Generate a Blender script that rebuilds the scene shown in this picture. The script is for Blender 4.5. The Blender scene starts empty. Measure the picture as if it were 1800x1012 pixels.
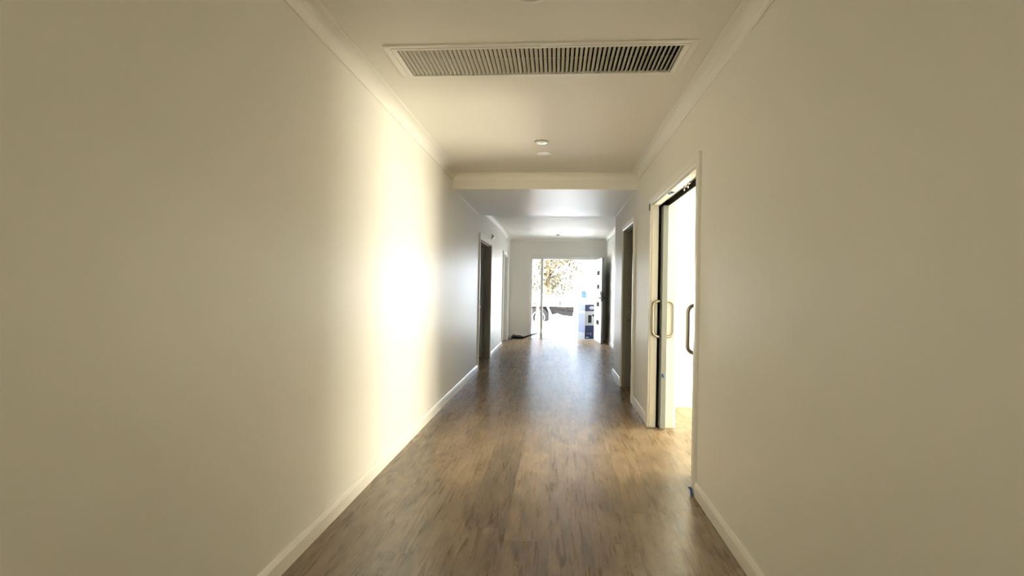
import bpy, bmesh, math, random
from mathutils import Vector, Matrix
random.seed(7)
sc = bpy.context.scene
col = sc.collection

# ------------------------------------------------------------------ camera
cam_data = bpy.data.cameras.new('camera'); cam = bpy.data.objects.new('camera', cam_data); col.objects.link(cam)
cam_data.sensor_width = 36; cam_data.lens = 19.0; cam_data.clip_start = .02; cam_data.clip_end = 300
RT = Vector((0.99664, 0.08006, 0.01711)); FW = Vector((-0.08011, 0.99678, 0.00193)); UP = Vector((-0.01690, -0.00330, 0.99985))
m3 = Matrix((RT, UP, -FW)).transposed()
cam.matrix_world = Matrix.Translation((0, 0, 1.30)) @ m3.to_4x4()
sc.camera = cam
# ------------------------------------------------------------------ render look
sc.view_settings.view_transform = 'Standard'; sc.view_settings.look = 'None'
sc.view_settings.gamma = 1; sc.view_settings.use_curve_mapping = False
sc.view_settings.exposure = 0.2
sc.cycles.use_denoising = True
sc.cycles.max_bounces = 14; sc.cycles.diffuse_bounces = 10; sc.cycles.glossy_bounces = 5
sc.cycles.sample_clamp_indirect = 12; sc.cycles.caustics_reflective = False; sc.cycles.caustics_refractive = False
# ------------------------------------------------------------------ sky, sun, window light, rear fill
SKY = 13.0
world = bpy.data.worlds.new('sky'); sc.world = world; world.use_nodes = True
wn = world.node_tree; wn.nodes.clear()
wo = wn.nodes.new('ShaderNodeOutputWorld'); wb = wn.nodes.new('ShaderNodeBackground')
wt = wn.nodes.new('ShaderNodeTexCoord'); ws = wn.nodes.new('ShaderNodeSeparateXYZ'); wr = wn.nodes.new('ShaderNodeValToRGB')
wr.color_ramp.elements[0].position = 0.0; wr.color_ramp.elements[0].color = (.86, .92, 1, 1)
wr.color_ramp.elements[1].position = .7; wr.color_ramp.elements[1].color = (.42, .64, 1, 1)
wn.links.new(wt.outputs['Generated'], ws.inputs[0]); wn.links.new(ws.outputs['Z'], wr.inputs[0])
wn.links.new(wr.outputs[0], wb.inputs[0]); wb.inputs[1].default_value = SKY; wn.links.new(wb.outputs[0], wo.inputs[0])

def light(name, kind, loc, energy, color, rot=(0, 0, 0), **kw):
    d = bpy.data.lights.new(name, kind); d.energy = energy; d.color = color
    for k, v in kw.items(): setattr(d, k, v)
    o = bpy.data.objects.new(name, d); col.objects.link(o); o.location = loc; o.rotation_euler = rot
    return o
sun = light('sun', 'SUN', (0, 30, 20), 235.0, (1, .94, .86), angle=math.radians(.6))
sun.rotation_euler = Vector((-.45, .35, .82)).to_track_quat('Z', 'Y').to_euler()
# area lamps stand in for side room daylight; rear one is added fill
light('side_room_glass_door_light', 'AREA', (4.98, 5.1, 1.06), 265, (1, .94, .72), (0, math.radians(90), 0), shape='RECTANGLE', size=2.05, size_y=2.1)
light('side_room_sunlit_ground_light', 'AREA', (4.97, 5.1, .45), 265, (1, .94, .72), (0, math.radians(110), 0), shape='RECTANGLE', size=.8, size_y=2.1)
light('rear_fill_light', 'AREA', (-.15, -3.97, 1.5), 48, (1, .94, .72), (math.radians(90), 0, math.radians(180)), shape='RECTANGLE', size=1.6, size_y=1.6)
pt = light('front_door_sky_portal', 'AREA', (.36, 14.42, 1.05), 1, (1, 1, 1), (math.radians(-90), 0, 0), shape='RECTANGLE', size=1.45, size_y=2.1)
pt.data.cycles.is_portal = True

# ------------------------------------------------------------------ dimensions (metres)
XL, XR, XF = -1.218, .917, 1.316
YB = -4.0                    # behind the camera
B0, B1, HB = 6.256, 8.526, 2.46
HC, E = 2.635, 14.257

# ------------------------------------------------------------------ materials
def mat(name, base=(.8, .8, .8), rough=.5, metal=0, spec=.5, **kw):
    m = bpy.data.materials.new(name); m.use_nodes = True
    b = m.node_tree.nodes['Principled BSDF']
    b.inputs['Base Color'].default_value = (*base, 1); b.inputs['Roughness'].default_value = rough
    b.inputs['Metallic'].default_value = metal; b.inputs['Specular IOR Level'].default_value = spec
    for k, v in kw.items(): b.inputs[k].default_value = v
    return m
def N(m, t): return m.node_tree.nodes.new(t)
def L(m, a, b): m.node_tree.links.new(a, b)
def add_noise(m, scale=(1, 1, 1), amount=.04, bump=0, bscale=None, detail=4, rvar=0):
    """small procedural variation in tone, gloss and relief"""
    b = m.node_tree.nodes['Principled BSDF']; base = b.inputs['Base Color'].default_value[:]
    tc = N(m, 'ShaderNodeTexCoord'); mp = N(m, 'ShaderNodeMapping'); mp.inputs['Scale'].default_value = scale
    nz = N(m, 'ShaderNodeTexNoise'); nz.inputs['Scale'].default_value = 1; nz.inputs['Detail'].default_value = detail
    L(m, tc.outputs['Object'], mp.inputs[0]); L(m, mp.outputs[0], nz.inputs[0])
    r = N(m, 'ShaderNodeMapRange'); r.inputs[3].default_value = 1 - amount; r.inputs[4].default_value = 1 + amount
    L(m, nz.outputs[0], r.inputs[0])
    mx = N(m, 'ShaderNodeVectorMath'); mx.operation = 'SCALE'; mx.inputs[0].default_value = base[:3]
    L(m, r.outputs[0], mx.inputs['Scale']); L(m, mx.outputs[0], b.inputs['Base Color'])
    if rvar:
        q = N(m, 'ShaderNodeMapRange'); ro = b.inputs['Roughness'].default_value
        q.inputs[3].default_value = ro - rvar; q.inputs[4].default_value = ro + rvar
        L(m, nz.outputs[0], q.inputs[0]); L(m, q.outputs[0], b.inputs['Roughness'])
    if bump:
        bp = N(m, 'ShaderNodeBump'); bp.inputs['Strength'].default_value = 1; bp.inputs['Distance'].default_value = bump
        src = nz
        if bscale:
            mp2 = N(m, 'ShaderNodeMapping'); mp2.inputs['Scale'].default_value = bscale
            src = N(m, 'ShaderNodeTexNoise'); src.inputs['Scale'].default_value = 1; src.inputs['Detail'].default_value = 3
            L(m, tc.outputs['Object'], mp2.inputs[0]); L(m, mp2.outputs[0], src.inputs[0])
        L(m, src.outputs[0], bp.inputs['Height']); L(m, bp.outputs[0], b.inputs['Normal'])
    return m
WHITE = (.80, .79, .755)
M = {}
M['wall'] = add_noise(mat('wall_paint', WHITE, .42, spec=.5), (1.5, 1.5, .5), .012, .0006, (7, 7, .9), rvar=.03)
M['plain_wall'] = add_noise(mat('matt_wall_paint', WHITE, .6, spec=.4), (1, 1, 1), .015)
M['ceiling'] = add_noise(mat('ceiling_paint', (.80, .785, .74), .52, spec=.55), (1, 1, 1), .012)
M['soffit'] = add_noise(mat('bulkhead_paint', (.80, .79, .76), .40, spec=.9), (1, 1, 1), .012, .0006, (.8, 16, 1), rvar=.03)
M['trim'] = add_noise(mat('gloss_trim_paint', (.83, .82, .785), .28, spec=.5), (2, 2, 2), .01)
M['cornice'] = add_noise(mat('cornice_paint', (.82, .81, .77), .5, spec=.4), (2, 2, 2), .01)
M['jamb'] = add_noise(mat('door_jamb_paint', (.74, .735, .70), .32), (2, 2, 2), .01)
M['leaf_grey'] = add_noise(mat('door_edge_grey', (.27, .30, .305), .45), (3, 3, 3), .02)
M['leaf_white'] = add_noise(mat('door_white', (.78, .78, .76), .35), (3, 3, 3), .01)
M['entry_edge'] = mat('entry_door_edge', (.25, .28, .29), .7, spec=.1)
M['dark'] = mat('dark_cavity', (.02, .02, .022), .8)  # near-black stands in for the shade inside the cavities
M['steel'] = mat('brushed_steel', (.50, .46, .40), .28, 1)
M['chrome'] = mat('satin_chrome', (.6, .6, .6), .3, 1)
M['alu'] = mat('aluminium', (.62, .6, .56), .35, 1)
M['black'] = mat('black_metal', (.010, .011, .013), .8, spec=.1)
M['blackplastic'] = mat('black_plastic', (.01, .01, .01), .45)
M['tape'] = add_noise(mat('blue_tape', (.012, .07, .27), .6), (60, 60, 60), .2)
M['lens'] = mat('light_diffuser', (.62, .60, .55), .35)
M['ring'] = mat('white_plastic', (.86, .85, .82), .3)
M['gloss_white'] = mat('glossy_white_plastic', (.88, .88, .86), .16, spec=.7)
M['blade'] = mat('vent_blade', (.66, .64, .57), .42)
M['glass'] = mat('glass', (1, 1, 1), .02, **{'Transmission Weight': 1, 'IOR': 1.45})
M['tinted'] = mat('dark_door_glass', (.035, .037, .036), 1, spec=0)

def floor_material():
    m = mat('oak_vinyl_planks', (.3, .2, .12), .3, spec=.28); nt = m.node_tree; b = nt.nodes['Principled BSDF']
    tc = N(m, 'ShaderNodeTexCoord'); sp = N(m, 'ShaderNodeSeparateXYZ'); L(m, tc.outputs['Object'], sp.inputs[0])
    def math_(op, a, c=None, clamp=False):
        n = N(m, 'ShaderNodeMath'); n.operation = op; n.use_clamp = clamp
        for i, v in enumerate((a, c)):
            if v is None: continue
            if isinstance(v, (int, float)): n.inputs[i].default_value = v
            else: L(m, v, n.inputs[i])
        return n.outputs[0]
    W, LN = .228, 1.52
    u = math_('DIVIDE', math_('ADD', sp.outputs['X'], .018), W); row = math_('FLOOR', u); fu = math_('FRACT', u)
    wn1 = N(m, 'ShaderNodeTexWhiteNoise'); wn1.noise_dimensions = '1D'; L(m, row, wn1.inputs['W'])
    v = math_('ADD', math_('DIVIDE', sp.outputs['Y'], LN), wn1.outputs['Value']); plank = math_('FLOOR', v); fv = math_('FRACT', v)
    cmb = N(m, 'ShaderNodeCombineXYZ'); L(m, row, cmb.inputs[0]); L(m, plank, cmb.inputs[1])
    wn2 = N(m, 'ShaderNodeTexWhiteNoise'); wn2.noise_dimensions = '2D'; L(m, cmb.outputs[0], wn2.inputs['Vector'])
    # grain coordinates, shifted per plank
    sh = N(m, 'ShaderNodeVectorMath'); sh.operation = 'SCALE'; L(m, wn2.outputs['Color'], sh.inputs[0]); sh.inputs['Scale'].default_value = 37
    ad = N(m, 'ShaderNodeVectorMath'); ad.operation = 'ADD'; L(m, tc.outputs['Object'], ad.inputs[0]); L(m, sh.outputs[0], ad.inputs[1])
    def noise(scale, detail=5, rough=.6, dist=0, src=ad.outputs[0]):
        mp = N(m, 'ShaderNodeMapping'); mp.inputs['Scale'].default_value = scale
        n = N(m, 'ShaderNodeTexNoise'); n.inputs['Scale'].default_value = 1; n.inputs['Detail'].default_value = detail
        n.inputs['Roughness'].default_value = rough; n.inputs['Distortion'].default_value = dist
        L(m, src, mp.inputs[0]); L(m, mp.outputs[0], n.inputs[0]); return n.outputs[0]
    blotch = noise((6.5, 1.9, 1), 6, .66, 1.6)
    grain = noise((34, 2.2, 1), 5, .58, 1.2)
    fine = noise((260, 14, 1), 3, .6)
    ridge = noise((16, 1.5, 1), 5, .6, 2.2)
    rp = N(m, 'ShaderNodeValToRGB'); e = rp.color_ramp.elements
    e[0].position = .33; e[0].color = (.115, .080, .044, 1); e[1].position = .74; e[1].color = (.46, .335, .205, 1)
    x = rp.color_ramp.elements.new(.49); x.color = (.24, .172, .104, 1)
    x = rp.color_ramp.elements.new(.58); x.color = (.315, .232, .150, 1)
    t = math_('ADD', math_('MULTIPLY', blotch, .70), math_('MULTIPLY', grain, .24))
    t = math_('ADD', t, math_('MULTIPLY', fine, .06))
    t = math_('ADD', t, math_('MULTIPLY', math_('SUBTRACT', wn2.outputs['Value'], .5), .12))
    L(m, t, rp.inputs[0])
    # dark hairline cracks
    cr = math_('ABSOLUTE', math_('SUBTRACT', ridge, .5)); cr = math_('MULTIPLY', cr, 30, False); cr = math_('MINIMUM', cr, 1)
    crk = math_('MAXIMUM', cr, math_('MULTIPLY', noise((3.8, 2.4, 1), 3), 2.0, False)); crk = math_('MINIMUM', crk, 1)
    # seams
    su = math_('MINIMUM', fu, math_('SUBTRACT', 1, fu)); su = math_('MINIMUM', math_('DIVIDE', su, .012), 1)
    sv = math_('MINIMUM', fv, math_('SUBTRACT', 1, fv)); sv = math_('MINIMUM', math_('DIVIDE', sv, .0022), 1)
    seam = math_('MULTIPLY', su, sv)
    k = math_('MULTIPLY', math_('ADD', math_('MULTIPLY', seam, .48), .52), math_('ADD', math_('MULTIPLY', crk, .36), .64))
    sc_ = N(m, 'ShaderNodeVectorMath'); sc_.operation = 'SCALE'; L(m, rp.outputs[0], sc_.inputs[0]); L(m, k, sc_.inputs['Scale'])
    L(m, sc_.outputs[0], b.inputs['Base Color'])
    rr = N(m, 'ShaderNodeMapRange'); rr.inputs[3].default_value = .21; rr.inputs[4].default_value = .36; L(m, grain, rr.inputs[0]); L(m, rr.outputs[0], b.inputs['Roughness'])
    bp = N(m, 'ShaderNodeBump'); bp.inputs['Distance'].default_value = .0006; bp.inputs['Strength'].default_value = .8
    hgt = math_('ADD', math_('ADD', math_('MULTIPLY', grain, .28), math_('MULTIPLY', fine, .18)), math_('MULTIPLY', seam, .5))
    L(m, hgt, bp.inputs['Height']); L(m, bp.outputs[0], b.inputs['Normal'])
    b.inputs['Specular IOR Level'].default_value = 0
    gl = N(m, 'ShaderNodeBsdfGlossy'); gl.inputs['Color'].default_value = (.84, .91, 1, 1); L(m, rr.outputs[0], gl.inputs['Roughness']); L(m, bp.outputs[0], gl.inputs['Normal'])  # blue of the reflected sky is put into the gloss colour
    mx = N(m, 'ShaderNodeMixShader'); mx.inputs[0].default_value = .14; L(m, b.outputs[0], mx.inputs[1]); L(m, gl.outputs[0], mx.inputs[2]); L(m, mx.outputs[0], nt.nodes['Material Output'].inputs[0])
    return m
M['floor'] = floor_material()

# ------------------------------------------------------------------ mesh helpers
def link(name, bm, m, parent=None, smooth=False, bevel=0, seg=2, local=False):
    me = bpy.data.meshes.new(name); bmesh.ops.recalc_face_normals(bm, faces=bm.faces[:]); bm.to_mesh(me); bm.free()
    mats = m if isinstance(m, (list, tuple)) else [m]
    for x in mats: me.materials.append(M[x] if isinstance(x, str) else x)
    o = bpy.data.objects.new(name, me); col.objects.link(o)
    if parent is not None:
        o.parent = parent
        if not local and parent.type == 'EMPTY': o.matrix_parent_inverse = (Matrix.Translation(parent.location) @ Matrix.Rotation(parent.rotation_euler[2], 4, 'Z')).inverted()
    if smooth:
        for p in me.polygons: p.use_smooth = True
    if bevel:
        b = o.modifiers.new('bevel', 'BEVEL'); b.width = bevel; b.segments = seg; b.limit_method = 'ANGLE'; b.angle_limit = math.radians(40)
    return o
def BM(): return bmesh.new()
def box(bm, x0, x1, y0, y1, z0, z1, mi=0, mtx=None):
    vs = [bm.verts.new((x, y, z)) for x in (x0, x1) for y in (y0, y1) for z in (z0, z1)]
    if mtx is not None:
        for v in vs: v.co = mtx @ v.co
    for idx in ((0, 1, 3, 2), (4, 6, 7, 5), (0, 4, 5, 1), (2, 3, 7, 6), (0, 2, 6, 4), (1, 5, 7, 3)):
        f = bm.faces.new([vs[i] for i in idx]); f.material_index = mi
    return vs
def tube(bm, pts, r, n=12, cap=True, mi=0):
    pts = [Vector(p) for p in pts]; rings = []
    rs = r if isinstance(r, (list, tuple)) else [r] * len(pts)
    t0 = (pts[1] - pts[0]).normalized(); ref = Vector((0, 0, 1)) if abs(t0.z) < .9 else Vector((1, 0, 0))
    nrm = (ref - t0 * ref.dot(t0)).normalized()
    for i, p in enumerate(pts):
        t = (pts[min(i + 1, len(pts) - 1)] - pts[max(i - 1, 0)]).normalized()
        nrm = (nrm - t * nrm.dot(t)).normalized(); bn = t.cross(nrm)
        rings.append([bm.verts.new(p + rs[i] * (math.cos(a) * nrm + math.sin(a) * bn)) for a in [2 * math.pi * k / n for k in range(n)]])
    for a, b in zip(rings, rings[1:]):
        for k in range(n):
            f = bm.faces.new((a[k], a[(k + 1) % n], b[(k + 1) % n], b[k])); f.smooth = True; f.material_index = mi
    if cap: bm.faces.new(rings[0][::-1]).material_index = mi; bm.faces.new(rings[-1]).material_index = mi
def lathe(bm, prof, c=(0, 0, 0), n=40, axis='Z', mi=0):
    """prof: list of (radius, height)"""
    c = Vector(c); rings = []
    for r, h in prof:
        ring = []
        for k in range(n):
            a = 2 * math.pi * k / n
            if axis == 'Z': p = Vector((r * math.cos(a), r * math.sin(a), h))
            elif axis == 'Y': p = Vector((r * math.cos(a), h, r * math.sin(a)))
            else: p = Vector((h, r * math.cos(a), r * math.sin(a)))
            ring.append(bm.verts.new(c + p))
        rings.append(ring)
    for a, b in zip(rings, rings[1:]):
        for k in range(n):
            f = bm.faces.new((a[k], a[(k + 1) % n], b[(k + 1) % n], b[k])); f.smooth = True; f.material_index = mi
    bm.faces.new(rings[0]).material_index = mi; bm.faces.new(rings[-1][::-1]).material_index = mi
def prism(bm, poly, y0, y1, axis='Y', mi=0, mtx=None):
    """closed 2-D polygon extruded along an axis"""
    def P(a, b, t):
        v = {'Y': Vector((a, t, b)), 'X': Vector((t, a, b)), 'Z': Vector((a, b, t))}[axis]
        return mtx @ v if mtx is not None else v
    A = [bm.verts.new(P(a, b, y0)) for a, b in poly]; B = [bm.verts.new(P(a, b, y1)) for a, b in poly]
    n = len(poly)
    for i in range(n): bm.faces.new((A[i], A[(i + 1) % n], B[(i + 1) % n], B[i])).material_index = mi
    bm.faces.new(A[::-1]).material_index = mi; bm.faces.new(B).material_index = mi
def sweep(bm, path, prof, frame, closed=False, side=1):
    """sweep a (offset, height) profile along a 2-D path with mitred corners; frame(a, b, h) -> 3-D"""
    n = len(path); rings = []
    P = [Vector(p) for p in path]
    for i in range(n):
        ds = []
        if closed or i > 0: ds.append((P[i] - P[i - 1]).normalized())
        if closed or i < n - 1: ds.append((P[(i + 1) % n] - P[i]).normalized())
        ns = [Vector((-d.y, d.x)) * side for d in ds]
        if len(ns) == 2: mt = (ns[0] + ns[1]); mt = mt / (1 + ns[0].dot(ns[1]))
        else: mt = ns[0]
        rings.append([bm.verts.new(frame(P[i].x + mt.x * o, P[i].y + mt.y * o, h)) for o, h in prof])
    m_ = len(prof)
    for i in range(n if closed else n - 1):
        a, b = rings[i], rings[(i + 1) % n]
        for k in range(m_): bm.faces.new((a[k], a[(k + 1) % m_], b[(k + 1) % m_], b[k]))
    if not closed: bm.faces.new(rings[0]); bm.faces.new(rings[-1][::-1])
def empty(name, loc, rz=0):
    o = bpy.data.objects.new(name, None); col.objects.link(o); o.location = loc; o.rotation_euler = (0, 0, rz); o.empty_display_size = .1
    return o
def tag(o, label=None, cat=None, group=None, kind=None):
    if label: o['label'] = label
    if cat: o['category'] = cat
    if group: o['group'] = group
    if kind: o['kind'] = kind
    return o
def struct(o, label=None, cat=None): return tag(o, label, cat, kind='structure')

# ------------------------------------------------------------------ shell
DR = 2.115        # reveal height of the door openings
# openings: right wall slider Y 3.60-5.28, door Y 6.45-7.45 ; left wall Y 8.56-10.08, Y 12.42-13.58
f = BM(); box(f, -3.2, 5.2, YB - .2, 14.39, -.12, 0); struct(link('floor', f, 'floor'), 'brown oak plank floor running down the hallway', 'floor')
f = BM()
for y0, y1, z0, z1 in ((YB, 8.56, 0, HC), (8.56, 10.08, DR, HC), (10.08, 12.42, 0, HC), (12.42, 13.58, DR, HC), (13.58, E, 0, HC)):
    box(f, XL - .115, XL, y0, y1, z0, z1)
struct(link('wall_left', f, 'wall'), 'long white satin wall on the left of the hallway', 'wall')
f = BM()
WT = 1.14        # back face of the thick pocket wall; the leaves slide between .985 and 1.065
box(f, XR, WT, YB, 2.3, 0, HC)
box(f, XR, .976, 2.3, 3.6, 0, HC); box(f, 1.065, WT, 2.3, 3.6, 0, HC)
box(f, XR, .976, 3.6, 5.28, 2.135, HC); box(f, 1.065, WT, 3.6, 5.28, 2.135, HC); box(f, .976, 1.065, 2.3, 6.2, 2.215, HC)
box(f, XR, .976, 5.28, 6.2, 0, HC); box(f, 1.065, WT, 5.28, 6.2, 0, HC)
box(f, XR, WT, 6.2, 6.45, 0, HC)
box(f, XR, 1.035, 6.45, 7.45, DR, HC); box(f, XR, 1.035, 7.45, B1 - .115, 0, HC)
box(f, XR, XF, B1 - .115, B1, 0, HC)
struct(link('wall_right', f, 'wall'), 'white satin wall on the right with the sliding door opening', 'wall')
f = BM(); box(f, XF, XF + .115, B1 - .115, E + .12, 0, HC)
struct(link('wall_entry_right', f, 'wall'), 'white wall to the right of the entry door, set back', 'wall')
f = BM()
OL, OR, OT = -.632, 1.046, 2.12
box(f, XL - .115, OL, E, E + .12, 0, HC); box(f, OR, XF, E, E + .12, 0, HC); box(f, OL, OR, E, E + .12, OT, HC)
struct(link('wall_far', f, 'wall'), 'far end wall of the hallway around the front door', 'wall')
# ceiling: near part, far part (bulkhead hangs between them)
f = BM()
GX0, GX1, GY0, GY1 = -.978 + .040, .740 - .040, 2.916 + .026, 3.363 - .022      # hole above the air vent
box(f, XL - .2, GX0, YB - .2, E + .14, HC, HC + .1); box(f, GX1, 5.2, YB - .2, E + .14, HC, HC + .1)
box(f, GX0, GX1, YB - .2, GY0, HC, HC + .1); box(f, GX0, GX1, GY1, E + .14, HC, HC + .1)
struct(link('ceiling', f, 'ceiling'), 'flat cream ceiling of the hallway', 'ceiling')
f = BM(); box(f, XL, XR, B0, B1, HB, HC)
struct(link('ceiling_bulkhead', f, 'soffit'), 'dropped bulkhead across the hallway with shiny painted underside', 'ceiling')
# solid wall behind the camera; the added fill lamp stands before it
f = BM()
box(f, XL - .115, WT, YB - .15, YB, 0, HC)
struct(link('wall_back', f, 'plain_wall'), 'unseen solid wall behind the viewer', 'wall')
# side room behind the sliding door
f = BM(); box(f, WT, 5.2, 6.27, 6.39, 0, HC)
struct(link('wall_side_room_north', f, 'plain_wall'), 'bright white wall seen through the sliding door opening', 'wall')
f = BM(); box(f, 1.0, 5.2, 2.08, 2.2, 0, HC)
struct(link('wall_side_room_south', f, 'plain_wall'), 'near wall of the bright side room', 'wall')
f = BM()
box(f, 5.02, 5.14, 2.2, 6.27, 0, HC)
struct(link('wall_side_room_east', f, 'plain_wall'), 'window wall of the bright side room', 'wall')
# dim rooms behind the three hinged doors
f = BM(); box(f, 3.2, 3.3, 6.39, B1, 0, HC); box(f, 1.43, 3.3, B1, B1 + .1, 0, HC)
struct(link('wall_store_room', f, 'plain_wall'), 'wall of the dim room behind the right hinged door', 'wall')
f = BM(); box(f, -3.2, -3.1, 7.9, 14.4, 0, HC); box(f, -3.1, XL - .115, 7.9, 8.0, 0, HC); box(f, -3.1, XL - .115, 11.2, 11.3, 0, HC); box(f, -3.1, XL - .115, 14.27, 14.39, 0, HC); box(f, -3.4, XL-.115, 7.8, 14.5, HC, HC + .1)
struct(link('wall_left_rooms', f, 'plain_wall'), 'walls of the dim rooms behind the left doors', 'wall')

# ------------------------------------------------------------------ cornices and skirting
def cove(cw=.093, ch=.078):
    """profile: offset from the wall, height below the ceiling"""
    pts = [(0, -ch), (.006, -ch), (.009, -ch + .006)]
    for k in range(1, 8):
        a = k / 8 * math.pi / 2
        pts.append((.009 + (cw - .017) * (1 - math.cos(a)), -ch + .006 + (ch - .014) * math.sin(a)))
    pts += [(cw - .008, -.008), (cw, -.006), (cw, 0), (0, 0)]
    return pts
def floor_frame(z0): return lambda a, b, h: (a, b, z0 + h)
def level_run(name, path, prof, m, z0, label, cat, closed=False, side=1):
    f = BM(); sweep(f, path, prof, floor_frame(z0), closed, side); return struct(link(name, f, m), label, cat)
e_ = .0005
level_run('trim_1', [(XR - e_, YB), (XR - e_, B0 - e_), (XL + e_, B0 - e_), (XL + e_, YB)], cove(), 'cornice', HC - e_, 'coved cornice around the near ceiling', 'cornice')
level_run('trim_2', [(XF - e_, B1 + e_), (XF - e_, E - e_), (XL + e_, E - e_), (XL + e_, B1 + e_)], cove(), 'cornice', HC - e_, 'coved cornice around the far entry ceiling', 'cornice')
# thin bright bead where the bulkhead meets the walls
f = BM(); box(f, XL, XL + .009, B0, B1, HB - .009, HB); struct(link('trim_3', f, 'trim'), 'thin white bead along the left edge of the bulkhead', 'bead')
f = BM(); box(f, XR - .009, XR, B0, B1, HB - .009, HB); struct(link('trim_4', f, 'trim'), 'thin white bead along the right edge of the bulkhead', 'bead')
SK = [(0, 0), (.016, 0), (.016, .066), (.0145, .070), (.008, .088), (.005, .092), (0, .092)]
def skirt(name, path, label, side=1): level_run(name, path, SK, 'trim', 0.0005, label, 'skirting board', side=side)
skirt('baseboard_left', [(XL + e_, 8.488), (XL + e_, YB)], 'white skirting board along the long left wall')
skirt('baseboard_left_middle', [(XL + e_, 12.348), (XL + e_, 10.152)], 'white skirting board between the two left doors')
skirt('baseboard_left_far', [(XL + e_, E - e_), (XL + e_, 13.652)], 'short white skirting board left of the front door corner')
skirt('baseboard_right', [(XR - e_, YB), (XR - e_, 3.528)], 'white skirting board on the near right wall')
skirt('baseboard_right_middle', [(XR - e_, 5.352), (XR - e_, 6.378)], 'white skirting board between sliding door and right hinged door')
skirt('baseboard_right_corner', [(XR - e_, 7.522), (XR - e_, B1 + e_), (XF - .02, B1 + e_)], 'white skirting board at the right wall corner', side=1)
skirt('baseboard_entry_right', [(XF - e_, B1 + .02), (XF - e_, E - .02)], 'white skirting board along the set back entry wall')
skirt('baseboard_far_left', [(OL - .1, E - e_), (XL + .018, E - e_)], 'white skirting board under the far end wall')
skirt('baseboard_far_right', [(XF - .02, E - e_), (OR + .1, E - e_)], 'short white skirting board behind the open front door')
skirt('baseboard_side_room', [(4.98, 6.27 - e_), (WT + .002, 6.27 - e_)], 'white skirting board in the bright side room', side=1)

# ------------------------------------------------------------------ door frames
ARCH = [(0, 0), (0, .012), (.004, .018), (.016, .019), (.050, .022), (.066, .022), (.070, .018), (.070, 0)]   # offset outward from the opening, height out of the wall
def architrave(parent, fr, u0, u1, top, name='architrave', m='trim'):
    f = BM(); sweep(f, [(u0, 0.001), (u0, top), (u1, top), (u1, 0.001)], ARCH, fr, side=1)
    return link(name, f, m, parent)
right_fr = lambda u, z, h: (XR - .0005 - h, u, z)
left_fr = lambda u, z, h: (XL + .0005 + h, u, z)
far_fr = lambda u, z, h: (u, E - .0005 - h, z)
JT = .02

def lever(bm, x, y, z, sx, sy):
    """lever handle on a door face whose normal is x*sx, pointing along y*sy"""
    lathe(bm, [(.026, 0), (.026, .008 * sx), (.010, .010 * sx), (.010, .045 * sx)], (x, y, z), 20, 'X')
    tube(bm, [(x + .045 * sx, y, z), (x + .052 * sx, y + .02 * sy, z), (x + .052 * sx, y + .12 * sy, z)], .009, 10)

# ---- sliding door opening, right wall
d = struct(empty('door_1', (XR, 4.44, 0)), 'wide double sliding door opening on the right wall, leaves pushed open', 'sliding door')
f = BM(); sweep(f, [(3.602, 0.001), (3.602, 2.133), (5.278, 2.133), (5.278, 0.001)], ARCH, right_fr, side=1); link('architrave', f, 'trim', d)
f = BM(); sweep(f, [(3.602, 0.001), (3.602, 2.133), (5.278, 2.133), (5.278, 0.001)], ARCH, lambda u, z, h: (WT + .0005 + h, u, z), side=1); link('room_side_architrave', f, 'trim', d)
f = BM()
for x0, x1 in ((XR - .002, .975), (1.066, WT + .002)):
    box(f, x0, x1, 5.262, 5.2795, .001, 2.134); box(f, x0, x1, 3.6005, 3.618, .001, 2.134); box(f, x0, x1, 3.618, 5.262, 2.117, 2.134)
link('split_jamb', f, 'jamb', d, bevel=.002)
f = BM()
box(f, 1.000, 1.006, 3.62, 5.6, 2.165, 2.214); box(f, 1.044, 1.050, 3.62, 5.6, 2.165, 2.214); box(f, 1.000, 1.050, 3.62, 5.6, 2.205, 2.214)
box(f, 1.006, 1.016, 3.62, 5.6, 2.165, 2.169); box(f, 1.034, 1.044, 3.62, 5.6, 2.165, 2.169)
tr = link('sliding_track', f, 'alu', d)
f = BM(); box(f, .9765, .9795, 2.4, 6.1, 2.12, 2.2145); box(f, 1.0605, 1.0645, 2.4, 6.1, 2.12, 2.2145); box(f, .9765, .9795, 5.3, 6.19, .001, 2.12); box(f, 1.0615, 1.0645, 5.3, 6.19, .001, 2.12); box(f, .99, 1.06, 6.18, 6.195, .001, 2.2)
link('pocket_shade_lining', f, 'dark', d)
f = BM()
for y in (4.35, 4.47):
    box(f, 1.008, 1.042, y - .045, y + .045, 2.150, 2.163); tube(f, [(1.025, y, 2.12), (1.025, y, 2.16)], .006, 8)
    for s in (-1, 1): lathe(f, [(.014, 0), (.014, .008)], (1.010 if s < 0 else 1.032, y + .022 * s, 2.182), 14, 'X')
link('track_stop', f, 'chrome', d)
for lx, (y0, y1, ye) in (('far', (5.18, 6.15, 5.235)), ('near', (2.98, 3.945, 3.885))):
    f = BM(); box(f, 1.003, 1.049, y0, y1, .012, 2.112)
    lf = link('door_leaf', f, 'leaf_grey', d, bevel=.0015)
    for s, xf in ((-1, 1.003), (1, 1.049)):
        f = BM(); z0, z1, r, o = .872, 1.208, .0135, .072
        pts = [(xf, ye, z0)]
        for k in range(7): a = k / 6 * math.pi / 2; pts.append((xf + s * (o - .05 + .05 * math.sin(a)), ye, z0 + .05 * (1 - math.cos(a))))
        for k in range(7): a = k / 6 * math.pi / 2; pts.append((xf + s * (o - .05 + .05 * math.cos(a)), ye, z1 - .05 + .05 * math.sin(a)))
        pts.append((xf, ye, z1))
        tube(f, pts, r, 18)
        link('pull_handle', f, 'steel', lf)

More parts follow.
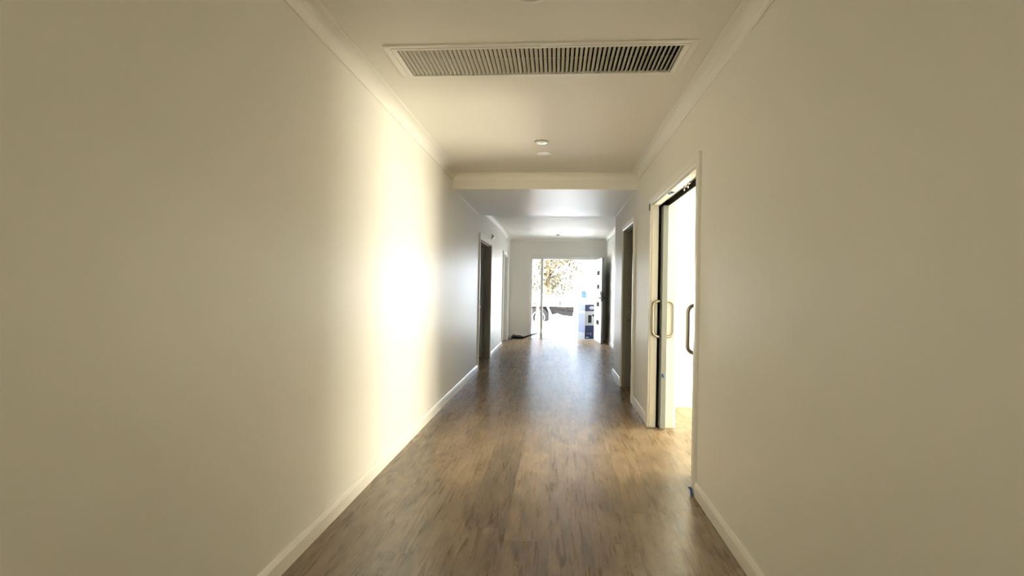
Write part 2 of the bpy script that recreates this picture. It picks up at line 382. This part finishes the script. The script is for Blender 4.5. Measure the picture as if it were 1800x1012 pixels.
# ---- hinged door, right wall
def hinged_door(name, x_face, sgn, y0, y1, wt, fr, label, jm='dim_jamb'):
    d = struct(empty(name, (x_face, (y0 + y1) / 2, 0)), label, 'door')
    architrave(d, fr, y0 + .002, y1 - .002, DR - .002)
    f = BM(); xa, xb = sorted((x_face - sgn * .002, x_face + sgn * (wt + .002)))
    box(f, xa, xb, y0 + .0005, y0 + JT, .001, DR - .0005); box(f, xa, xb, y1 - JT, y1 - .0005, .001, DR - .0005); box(f, xa, xb, y0 + JT, y1 - JT, DR - JT, DR - .0005)
    sa, sb = sorted((x_face + sgn * .035, x_face + sgn * .07))        # stop bead
    box(f, sa, sb, y0 + JT, y0 + JT + .012, .001, DR - JT); box(f, sa, sb, y1 - JT - .012, y1 - JT, .001, DR - JT); box(f, sa, sb, y0 + JT, y1 - JT, DR - JT - .012, DR - JT)
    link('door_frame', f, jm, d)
    return d
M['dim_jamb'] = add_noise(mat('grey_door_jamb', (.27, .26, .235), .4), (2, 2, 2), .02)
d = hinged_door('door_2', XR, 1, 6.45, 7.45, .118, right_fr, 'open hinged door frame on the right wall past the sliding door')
f = BM(); box(f, 1.045, 1.9, 7.44, 7.478, .012, 2.085); lf = link('door_leaf', f, 'leaf_white', d, bevel=.0015)
f = BM()
for z in (.25, 1.05, 1.85): box(f, 1.038, 1.046, 7.424, 7.442, z - .05, z + .05); tube(f, [(1.036, 7.425, z - .05), (1.036, 7.425, z + .05)], .008, 8)
link('hinge', f, 'black', d)
f = BM(); box(f, .952, 1.005, 7.425, 7.4295, 1.005, 1.03); link('strike_plate', f, 'chrome', d)

# ---- two doors, left wall
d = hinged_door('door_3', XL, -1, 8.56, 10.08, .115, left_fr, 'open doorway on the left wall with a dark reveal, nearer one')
f = BM(); box(f, XL - .165, XL - .125, 9.16, 10.06, .012, 2.09, mtx=Matrix.Translation((XL - .125, 10.06, 0)) @ Matrix.Rotation(math.radians(-62), 4, 'Z') @ Matrix.Translation((-(XL - .125), -10.06, 0)))
link('door_leaf', f, 'leaf_grey', d, bevel=.0015)
f = BM(); box(f, XL - .03, XL + .010, 8.579, 8.583, .99, 1.02); box(f, XL + .0, XL + .028, 8.574, 8.580, .985, 1.025); link('latch_plate', f, 'ring', d)
d = hinged_door('door_4', XL, -1, 12.42, 13.58, .115, left_fr, 'further doorway on the left wall beside the entry corner', 'jamb')
f = BM(); box(f, XL - .11, XL - .07, 12.445, 13.556, .012, 2.09); lf = link('door_leaf', f, 'leaf_white', d, bevel=.0015)
f = BM(); lever(f, XL - .07, 12.53, 1.02, 1, 1); link('lever_handle', f, 'chrome', lf)

# ---- entry door
d = struct(empty('door_5', ((OL + OR) / 2, E, 0)), 'entry door frame with a glass sidelight on its left, leaf swung open inward', 'front door')
architrave(d, far_fr, OL + .002, OR - .002, OT - .002)
f = BM()
box(f, OL + .0005, OL + .018, E - .002, E + .125, .001, OT - .0005); box(f, OR - .018, OR - .0005, E - .002, E + .125, .001, OT - .0005); box(f, OL + .018, OR - .018, E - .002, E + .125, OT - .022, OT - .0005)
link('door_frame', f, 'jamb', d)
f = BM(); box(f, -.392, -.326, E - .002, E + .125, .001, OT - .022); link('mullion', f, 'jamb', d, bevel=.003)
f = BM(); box(f, OL + .018, -.392, E + .05, E + .056, .02, OT - .022); link('sidelight_pane', f, 'glass', d)
f = BM(); box(f, OL + .018, OR - .018, E + .03, E + .13, .0005, .012); link('threshold', f, 'alu', d, bevel=.003)
HM = Matrix.Translation((1.030, E - .022, 0)) @ Matrix.Rotation(math.radians(4.8), 4, 'Z')      # leaf local: x 0..+.045, y 0..-1.0
f = BM(); box(f, .0, .048, -1.0, 0, .012, 2.098, mtx=HM)
dl = link('door_leaf', f, ['leaf_white'], d, bevel=.0015)
f = BM(); box(f, .0005, .0475, -1.0022, -1.0, .0125, 2.0975, mtx=HM); link('leaf_edge', f, 'entry_edge', dl)
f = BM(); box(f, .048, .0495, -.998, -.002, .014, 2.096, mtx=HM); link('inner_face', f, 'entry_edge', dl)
for z in (1.74, 1.395, .955, .50):
    f = BM(); box(f, -.002, .0005, -.70, -.30, z - .055, z + .055, mtx=HM); g = link('glass_lite', f, 'tinted', dl)
for s, xf in ((-1, 0), (1, .0495)):
    f = BM(); x0, x1 = sorted((xf, xf + s * .012)); box(f, x0, x1, -.965, -.925, 1.02, 1.29, mtx=HM)
    a, b = sorted((xf + s * .012, xf + s * .05)); box(f, a, b, -.955, -.935, 1.11, 1.13, mtx=HM); a, b = sorted((xf + s * .042, xf + s * .056)); box(f, a, b, -.955, -.82, 1.108, 1.132, mtx=HM)
    box(f, min(xf, xf + s * .02), max(xf, xf + s * .02), -.96, -.93, 1.20, 1.26, mtx=HM)
    link('lever_handle', f, 'black', dl)
f = BM(); box(f, .010, .038, -1.0035, -1.0, 1.05, 1.24, mtx=HM); link('lock_plate', f, 'black', dl)
f = BM(); box(f, .018, .030, -1.006, -1.0034, 1.115, 1.135, mtx=HM); link('latch', f, 'chrome', dl)
f = BM(); box(f, .002, .046, -1.0, -.04, .002, .014, mtx=HM); link('door_seal', f, 'black', dl)

# ------------------------------------------------------------------ ceiling fittings
vx0, vx1, vy0, vy1 = -.978, .740, 2.916, 3.363
cx, cy = (vx0 + vx1) / 2, (vy0 + vy1) / 2
v = tag(empty('air_vent', (cx, cy, HC)), 'long white return air grille with slanted blades set in the ceiling', 'air vent')
def rect_frame(f, x0, x1, y0, y1, wx, wa, wb, z0, z1):
    box(f, x0, x1, y0, y0 + wa, z0, z1); box(f, x0, x1, y1 - wb, y1, z0, z1); box(f, x0, x0 + wx, y0 + wa, y1 - wb, z0, z1); box(f, x1 - wx, x1, y0 + wa, y1 - wb, z0, z1)
f = BM(); rect_frame(f, vx0, vx1, vy0, vy1, .040, .026, .022, HC - .010, HC - .0003); link('outer_frame', f, 'trim', v, bevel=.002)
ix0, ix1, iy0, iy1 = vx0 + .042, vx1 - .042, vy0 + .028, vy1 - .024
f = BM(); rect_frame(f, ix0, ix1, iy0, iy1, .028, .018, .014, HC - .013, HC + .004); link('inner_frame', f, 'trim', v, bevel=.0015)
f = BM(); rect_frame(f, GX0 - .004, GX1 + .004, GY0 - .004, GY1 + .004, .004, .004, .004, HC + .001, HC + .35); box(f, GX0, GX1, GY0, GY1, HC + .30, HC + .31)
link('duct', f, 'dark', v)
NB = 62; bx0, bx1 = ix0 + .028, ix1 - .028; pitch = (bx1 - bx0) / NB
blade = None
for i in range(NB):
    if blade is None:
        f = BM(); pr = []
        for k in range(5):       # a shallow curved blade, lower edge to the left
            a = k / 4; pr.append((-.008 + .016 * a, -.010 + .013 * a + .0022 * math.sin(a * math.pi)))
        pr += [(p[0] + .0016, p[1] - .0014) for p in pr[::-1]]
        prism(f, pr, iy0 + .016, iy1 - .012, 'Y'); blade = link('blade', f, 'blade', v); base = blade.matrix_parent_inverse.copy(); b_ = blade
    else:
        b_ = blade.copy(); col.objects.link(b_)
    b_.location = (bx0 + (i + .5) * pitch, 0, HC + .002)
f = BM(); box(f, -.120, -.105, vy0 + .010, vy0 + .042, HC - .018, HC - .010); link('latch', f, 'blade', v, bevel=.001)

def downlight(x, y, R, label, body='lens'):
    t = tag(empty('downlight', (x, y, HC)), label, 'downlight')
    f = BM(); lathe(f, [(R, -.0004), (R, -.003), (R - .004, -.006), (R * .80, -.007), (R * .78, -.004), (R * .78, -.0004)], (x, y, HC)); link('trim_ring', f, 'ring', t)
    f = BM(); lathe(f, [(R * .775, -.0006), (R * .775, -.0035), (R * .70, -.0045)], (x, y, HC)); link('diffuser', f, body, t)
    return t
downlight(-.136, 2.431, .082, 'white round downlight cut by the top edge of the view', 'lens')
downlight(-.136, 5.303, .078, 'unlit round downlight just beyond the smoke alarm')
downlight(.052, 10.08, .080, 'round downlight just beyond the bulkhead')
downlight(.050, 12.50, .065, 'small round downlight near the front door ceiling')
t = tag(empty('smoke_alarm', (-.147, 4.884, HC)), 'glossy white round smoke alarm on the ceiling before the bulkhead', 'smoke alarm')
f = BM(); lathe(f, [(.063, -.0005), (.063, -.006), (.061, -.007), (.061, -.0005)], (-.147, 4.884, HC)); link('base', f, 'leaf_grey', t)  # shade on the alarm's near rim is put into this grey
f = BM(); lathe(f, [(.0605, -.0072), (.0605, -.009), (.057, -.0115), (.040, -.0125), (.015, -.0130)], (-.147, 4.884, HC)); link('cover', f, 'gloss_white', t)
f = BM(); lathe(f, [(.010, -.0133), (.010, -.0145), (.008, -.015)], (-.147, 4.884, HC), 16); link('test_button', f, 'lens', t)
t = tag(empty('ceiling_sensor', (.042, 13.12, HC)), 'tiny flat round sensor on the ceiling nearest the front door', 'sensor')
f = BM(); lathe(f, [(.05, -.0005), (.05, -.010), (.044, -.014)], (.042, 13.12, HC)); link('base', f, 'ring', t)
f = BM(); lathe(f, [(.036, -.0145), (.034, -.024), (.024, -.030), (.010, -.033)], (.042, 13.12, HC)); link('lens', f, 'gloss_white', t)

# little wedge shaped sounder on the left wall
f = BM(); prism(f, [(XL + .0005, 2.232), (XL + .0005, 2.330), (XL + .012, 2.330), (XL + .058, 2.285), (XL + .012, 2.232)], 10.13, 10.24, 'Y')
t = tag(link('wall_sensor', f, 'blade', bevel=.003), 'small wedge shaped grey sensor high on the left wall above the doorway', 'sensor')

# ------------------------------------------------------------------ masking tape scraps
def tape(label, pts, nrm, thick=.0012):
    """torn scrap: outline in 3-D, thickened along a normal, with a curled corner"""
    f = BM(); n = Vector(nrm).normalized(); P = [Vector(p) for p in pts]; c = sum(P, Vector()) / len(P)
    A = [f.verts.new(p) for p in P]; B = [f.verts.new(p + n * thick) for p in P]
    ca = f.verts.new(c + n * .001); cb = f.verts.new(c + n * (.001 + thick))
    k = len(P)
    for i in range(k):
        j = (i + 1) % k; f.faces.new((A[i], A[j], B[j], B[i])); f.faces.new((A[j], A[i], ca)); f.faces.new((B[i], B[j], cb))
    return tag(link('tape_scrap', f, 'tape'), label, 'tape', )
xa = XR - .0232
tape('blue tape patch on the far top corner of the sliding door frame', [(xa, 5.335, 2.085), (xa, 5.30, 2.078), (xa, 5.283, 2.118), (xa, 5.30, 2.152), (xa, 5.340, 2.145)], (-1, 0, 0))
tape('small torn blue tape under the head of the sliding door frame', [(XR + .010, 4.50, 2.1165), (XR + .035, 4.47, 2.108), (XR + .045, 4.55, 2.1165), (XR + .02, 4.60, 2.110), (XR - .002, 4.58, 2.1165), (XR - .004, 4.52, 2.1)], (0, 0, -1))
tape('tiny blue tape square on the edge of the far sliding leaf', [(1.010, 5.1795, .495), (1.032, 5.1795, .49), (1.026, 5.1795, .525), (1.014, 5.1765, .53), (1.008, 5.1795, .52)], (0, -1, 0))
tape('crumpled blue tape at the foot of the near door frame', [(XR - .0235, 3.565, .045), (XR - .03, 3.53, .040), (XR - .0235, 3.505, .012), (XR - .036, 3.535, .0), (XR - .028, 3.57, .018), (XR - .04, 3.59, .04)], (-1, -.4, .1))
tape('dark blue tape on the reveal of the right hinged door', [(.955, 7.4295, .925), (.99, 7.4295, .93), (1.005, 7.4265, .905), (.985, 7.4295, .885), (.96, 7.4295, .90)], (0, -1, 0))

# ------------------------------------------------------------------ leaf blower lying by the end wall
t = tag(empty('leaf_blower', (-.98, 14.02, 0)), 'black handheld blower with a long tube lying on the floor by the end wall', 'leaf blower')
f = BM()
tube(f, [(-1.10, 14.03, .045), (-1.05, 14.03, .052), (-.98, 14.03, .058), (-.90, 14.03, .056), (-.84, 14.03, .046), (-.80, 14.03, .04)], [.022, .042, .050, .048, .038, .028], 16)
link('body', f, 'blackplastic', t)
f = BM(); tube(f, [(-.81, 14.03, .045), (-.70, 14.03, .085), (-.56, 14.02, .135), (-.44, 14.01, .172)], [.026, .019, .015, .013], 12); link('tube', f, 'blackplastic', t)
f = BM(); tube(f, [(-1.10, 13.99, .016), (-1.12, 13.99, .05), (-1.075, 13.99, .11), (-1.03, 14.0, .115)], .013, 10); box(f, -1.13, -1.09, 13.97, 14.01, .0005, .03); link('handle', f, 'blackplastic', t)
f = BM(); lathe(f, [(.045, -.025), (.052, 0), (.045, .025)], (-1.15, 14.08, .053), 18, 'Y'); link('battery_cap', f, 'alu', t)

# ------------------------------------------------------------------ outside
MG = M
M['concrete'] = add_noise(mat('pale_concrete', (.62, .61, .58), .85), (1.5, 1.5, 1), .12)
M['porch'] = add_noise(mat('porch_tiles', (.12, .17, .185), .7, spec=.1), (2, 2, 1), .1)
M['ground'] = add_noise(mat('dry_ground', (.60, .55, .42), .95), (1.2, 1.2, 1), .25)
M['gravel'] = add_noise(mat('pale_gravel', (.62, .58, .50), .95), (30, 30, 30), .45, .01)
M['rubber'] = mat('tyre_rubber', (.016, .016, .018), .9, spec=.05)
M['truck_white'] = mat('white_truck_paint', (.80, .80, .80), .4)
M['chassis'] = mat('chassis_grey', (.012, .0115, .013), .9, spec=.05)
M['rim'] = mat('white_wheel_rim', (.75, .75, .75), .4)
M['cone'] = mat('faded_cone_orange', (.70, .24, .16), .7)
M['cab_glass'] = mat('blue_cab_glass', (.008, .024, .06), .6, spec=.1)
M['navy'] = mat('navy_print', (.006, .009, .035), .6, spec=.15)
M['box_white'] = mat('white_carton', (.22, .22, .225), .7)
M['box_pale'] = mat('pale_print', (.10, .12, .21), .7)
M['bark'] = mat('bark', (.13, .095, .06), .9)
def speckle(m, dark, scale, lo, hi):
    b = m.node_tree.nodes['Principled BSDF']; base = b.inputs['Base Color'].default_value[:]
    for l in list(b.inputs['Base Color'].links): m.node_tree.links.remove(l)
    tc = N(m, 'ShaderNodeTexCoord'); nz = N(m, 'ShaderNodeTexNoise'); nz.inputs['Scale'].default_value = scale; nz.inputs['Detail'].default_value = 5
    rp = N(m, 'ShaderNodeValToRGB'); rp.color_ramp.elements[0].position = lo; rp.color_ramp.elements[0].color = (*dark, 1); rp.color_ramp.elements[1].position = hi; rp.color_ramp.elements[1].color = base
    L(m, tc.outputs['Object'], nz.inputs[0]); L(m, nz.outputs[0], rp.inputs[0]); L(m, rp.outputs[0], b.inputs['Base Color'])
speckle(M['gravel'], (.012, .009, .004), 9, .36, .47)
def leaf_mat(name, c):
    m = mat(name, c, .6); nt = m.node_tree; b = nt.nodes['Principled BSDF']; out = nt.nodes['Material Output']
    tr = N(m, 'ShaderNodeBsdfTranslucent'); tr.inputs[0].default_value = (c[0] * 1.2, c[1] * 1.2, c[2], 1); mx = N(m, 'ShaderNodeMixShader'); mx.inputs[0].default_value = .2
    L(m, b.outputs[0], mx.inputs[1]); L(m, tr.outputs[0], mx.inputs[2]); L(m, mx.outputs[0], out.inputs[0]); return m
M['leaves'] = leaf_mat('yellow_green_leaves', (.026, .022, .004))
M['leaves2'] = leaf_mat('green_leaves', (.026, .023, .004))

f = BM(); box(f, -60, 60, 17.5, 120, -.40, -.18); struct(link('ground', f, 'ground'), 'dry pale ground beyond the porch', 'ground')
f = BM(); box(f, -4, 6, 14.391, 16.25, -.15, -.006); struct(link('porch_slab', f, 'porch'), 'bluish tiled porch floor outside the front door', 'porch')
f = BM(); box(f, -8, 10, 16.25, 19.4, -.35, -.05); struct(link('driveway', f, 'concrete'), 'pale concrete path crossing in front of the porch', 'path')
# outside wall of the house, so no light leaks around the shell
f = BM(); box(f, XL - 3, XL - .12, 14.40, 14.52, -.2, 3.2); box(f, XF + .12, 9, 14.40, 14.52, -.2, 3.2)
struct(link('wall_outside', f, 'plain_wall'), 'outside face of the house beside the front door', 'wall')
# gravel berm
f = BM(); nx, ny = 90, 10; g = [[None] * (ny + 1) for _ in range(nx + 1)]
for i in range(nx + 1):
    for j in range(ny + 1):
        x = -9 + 18 * i / nx; s = math.sin(math.pi * j / ny); z = -.20 + (.26 + .05 * math.sin(x * 2.1) + random.uniform(-.02, .03)) * s ** .8
        g[i][j] = f.verts.new((x, 20.6 + 1.9 * j / ny, z))
for i in range(nx):
    for j in range(ny): f.faces.new((g[i][j], g[i + 1][j], g[i + 1][j + 1], g[i][j + 1]))
tag(link('gravel_mound', f, 'gravel'), 'low pale mound of gravel and dry grass in front of the truck', 'gravel', kind='stuff')

# truck with drop-side tray; its side faces the house
TY = 24.0
t = tag(empty('tray_truck', (1.0, TY + 1, -.18)), 'white tray truck parked side on beyond the front door', 'truck')
def wheel(x, y, z, R):
    f = BM(); lathe(f, [(R * .60, -.02), (R * .9, -.02), (R, .03), (R, .24), (R * .9, .28), (R * .6, .28)], (x, y, z), 44, 'Y'); w = link('tyre', f, 'rubber', t)
    f = BM(); lathe(f, [(R * .62, -.005), (R * .60, -.03), (R * .55, -.03), (R * .50, .03), (R * .25, .04), (R * .22, -.01), (R * .10, -.02)], (x, y, z), 36, 'Y'); q = link('rim', f, 'rim', w)
    for k in range(8):
        f = BM(); a = k * math.pi / 4 + .2; lathe(f, [(R * .05, .018), (R * .05, .037)], (x + R * .38 * math.cos(a), y, z + R * .38 * math.sin(a)), 10, 'Y'); link('wheel_bolt', f, 'rubber', q)
wheel(-.73, TY, .01 + .05, .47); wheel(3.6, TY, .06, .47)
f = BM(); box(f, -3.2, .79, TY - .1, TY + 2.2, .56, 1.02); link('tray_side', f, 'truck_white', t, bevel=.01)
for x in (-.90, .22):
    f = BM(); box(f, x - .06, x + .06, TY - .14, TY - .1, .64, .68); box(f, x - .02, x + .02, TY - .14, TY - .1, .66, .80); link('tray_latch', f, 'chassis', t)
f = BM(); box(f, -3.2, 1.0, TY + .15, TY + .3, .30, .558); box(f, -3.2, -.1, TY + .3, TY + 2.0, .36, .558); link('chassis_rail', f, 'chassis', t)
f = BM(); prism(f, [(-.30, .30), (-.12, .20), (.10, .24), (.35, .17), (.79, .13), (.79, .34), (.62, .36), (.30, .37), (.10, .42), (-.08, .556), (-.30, .556)], TY + .1, TY + .5, 'Y'); link('fuel_tank', f, 'chassis', t)
f = BM(); tube(f, [(-.33, TY - .02, .54), (-.17, TY - .02, .18)], .055, 12); link('mudguard_stay', f, 'alu', t)
f = BM(); prism(f, [(.22, .54), (.38, .56), (.52, .52), (.52, .34), (.44, .34), (.42, .46), (.34, .47), (.22, .47)], TY + .05, TY + .2, 'Y'); link('step_bracket', f, 'chassis', t)
f = BM(); prism(f, [(.82, .16), (.82, 1.75), (.95, 2.05), (2.6, 2.05), (3.4, 1.30), (4.4, 1.10), (4.45, .16)], TY - .1, TY + 2.0, 'Y'); cab = link('cab', f, 'truck_white', t, bevel=.03)
f = BM(); prism(f, [(1.16, .97), (1.14, 1.27), (1.34, 1.27), (1.38, .97)], TY - .12, TY - .1, 'Y'); link('side_window', f, 'cab_glass', cab)
for x0, x1 in ((1.13, 1.22), (1.32, 1.44)): f = BM(); box(f, x0, x1, TY - .14, TY - .1, .80, .835); link('door_handle', f, 'chassis', cab)
f = BM(); box(f, .42, .46, TY, TY + .05, 1.02, 1.16); tube(f, [(.44, TY + .02, 1.14), (.44, TY + .02, 1.26)], .035, 8); link('exhaust_stack', f, 'alu', t)
# traffic cone
t = tag(empty('traffic_cone', (-.64, 20.2, -.18)), 'faded orange and white traffic cone standing before the truck wheel', 'cone')
f = BM(); lathe(f, [(.02, 1.12), (.055, .66), (.10, .34), (.15, .03)], (-.64, 20.2, -.18), 24); link('cone_body', f, 'cone', t)
f = BM(); lathe(f, [(.082, .50), (.10, .38)], (-.64, 20.2, -.18), 24); link('reflective_band', f, 'truck_white', t)
f = BM(); box(f, -.84, -.44, 20.0, 20.4, -.18, -.14); link('base', f, 'cone', t)

# unseen roof, edge beam and right wall, added to shade the porch
f = BM(); box(f, -3, 2.5, 14.53, 17.6, 2.52, 2.70); box(f, -3, 2.5, 17.45, 17.6, 2.42, 2.52)
struct(link('ceiling_porch_shade', f, 'plain_wall'), 'unseen porch roof extended to shade the porch', 'roof')
f = BM(); box(f, 2.35, 2.5, 14.53, 16.45, -.006, 2.48); struct(link('wall_porch_shade', f, 'plain_wall'), 'unseen side wall added to shade the porch', 'wall')
# printed appliance carton on the porch
t = tag(empty('appliance_carton', (.805, 14.60, -.006), math.radians(32)), 'white and navy printed appliance carton on the porch beside the door', 'carton')
W_, D_, H_ = .52, .34, .925
f = BM(); box(f, 0, W_, 0, D_, .0005, H_); link('carton', f, 'box_white', t, bevel=.004, local=True)
for z0, z1 in ((.745, H_ - .004), (.004, .36)): f = BM(); box(f, .002, W_ - .002, -.0025, -.0003, z0, z1); link('navy_panel', f, 'navy', t, local=True)
f = BM()
box(f, -.0025, -.0003, .004, D_ - .004, .745, H_ - .004); box(f, -.0025, -.0003, .02, D_ - .02, .17, .69)
link('side_print', f, 'box_pale', t, local=True)
f = BM(); lathe(f, [(.045, -.004), (.045, -.0027)], (.20, 0, 0), 24, 'Y')
for vv in f.verts: vv.co = Vector(((vv.co.x - .2) * 1.9 + .215, vv.co.y, vv.co.z + .835))
link('oval_logo', f, 'box_white', t, local=True)
f = BM(); box(f, .10, .21, -.0045, -.0005, .43, .64); box(f, .24, .42, -.0045, -.0005, .60, .66); g_ = link('appliance_picture', f, 'chassis', t, local=True)
f = BM(); box(f, .13, .175, -.0062, -.0047, .53, .59); link('appliance_screen', f, 'black', g_, local=True)
for x0, x1, z0, z1 in ((.06, .13, .135, .15), (.17, .205, .15, .165), (.18, .19, .12, .15), (.17, .205, .105, .12), (.03, .12, .02, .06)): f = BM(); box(f, x0, x1, -.0045, -.0027, z0, z1); link('small_print', f, 'box_white', t, local=True)

# trees and shrub beyond the truck
def tree(name, label, c, H, R, n, size, m, trunk_r=.16, sq=1.0, group=None):
    t = tag(empty(name, c), label, 'tree', group)
    f = BM(); x, y, z = c
    tube(f, [(x, y, z), (x + .05, y, z + H * .3), (x - .03, y, z + H * .55), (x, y, z + H * .75)], [trunk_r, trunk_r * .8, trunk_r * .6, .03], 10)
    tips = []
    for k in range(16):
        a = random.uniform(0, 2 * math.pi); el = random.uniform(.2, 1.2); z0 = z + H * random.uniform(.3, .6); ln = R * random.uniform(.6, 1.0)
        q = (x + ln * math.cos(a) * math.cos(el), y + ln * math.sin(a) * math.cos(el), z0 + ln * math.sin(el) * sq)
        tube(f, [(x, y, z0), (x + (q[0] - x) * .5, y + (q[1] - y) * .5, z0 + (q[2] - z0) * .6), q], [trunk_r * .35, trunk_r * .2, .01], 6); tips.append(q)
    link('trunk', f, 'bark', t)
    f = BM(); blobs = []
    for k in range(26):
        a = random.uniform(0, 2 * math.pi); rr = R * random.uniform(.1, .85); blobs.append((x + rr * math.cos(a), y + rr * math.sin(a), z + H * .50 + random.uniform(-.32, .36) * H * sq, R * random.uniform(.18, .42)))
    blobs += [(q[0], q[1], q[2], R * .3) for q in tips]
    for k in range(n):
        b = random.choice(blobs); d = Vector((random.gauss(0, 1), random.gauss(0, 1), random.gauss(0, 1))).normalized() * b[3] * random.uniform(.3, 1) ** .5
        p = Vector(b[:3]) + d; mt = Matrix.Translation(p) @ Matrix.Rotation(random.uniform(0, 6.3), 4, Vector((random.gauss(0, 1), random.gauss(0, 1), random.gauss(0, 1))).normalized()); s = size * random.uniform(.6, 1.3)
        vs = [f.verts.new(mt @ Vector(q)) for q in ((-s, 0, 0), (0, -s * .35, s * .08), (s, 0, 0), (0, s * .35, s * .08))]
        f.faces.new(vs)
    link('foliage', f, m, t)
tree('street_tree', 'tall yellow green tree standing beyond the truck tray', (-.5, 33, -.18), 5.2, 2.7, 11000, .10, 'leaves')
tree('roadside_tree', 'low yellow tree beyond the truck cab', (5.0, 46, -.18), 4.2, 1.8, 2200, .12, 'leaves2')
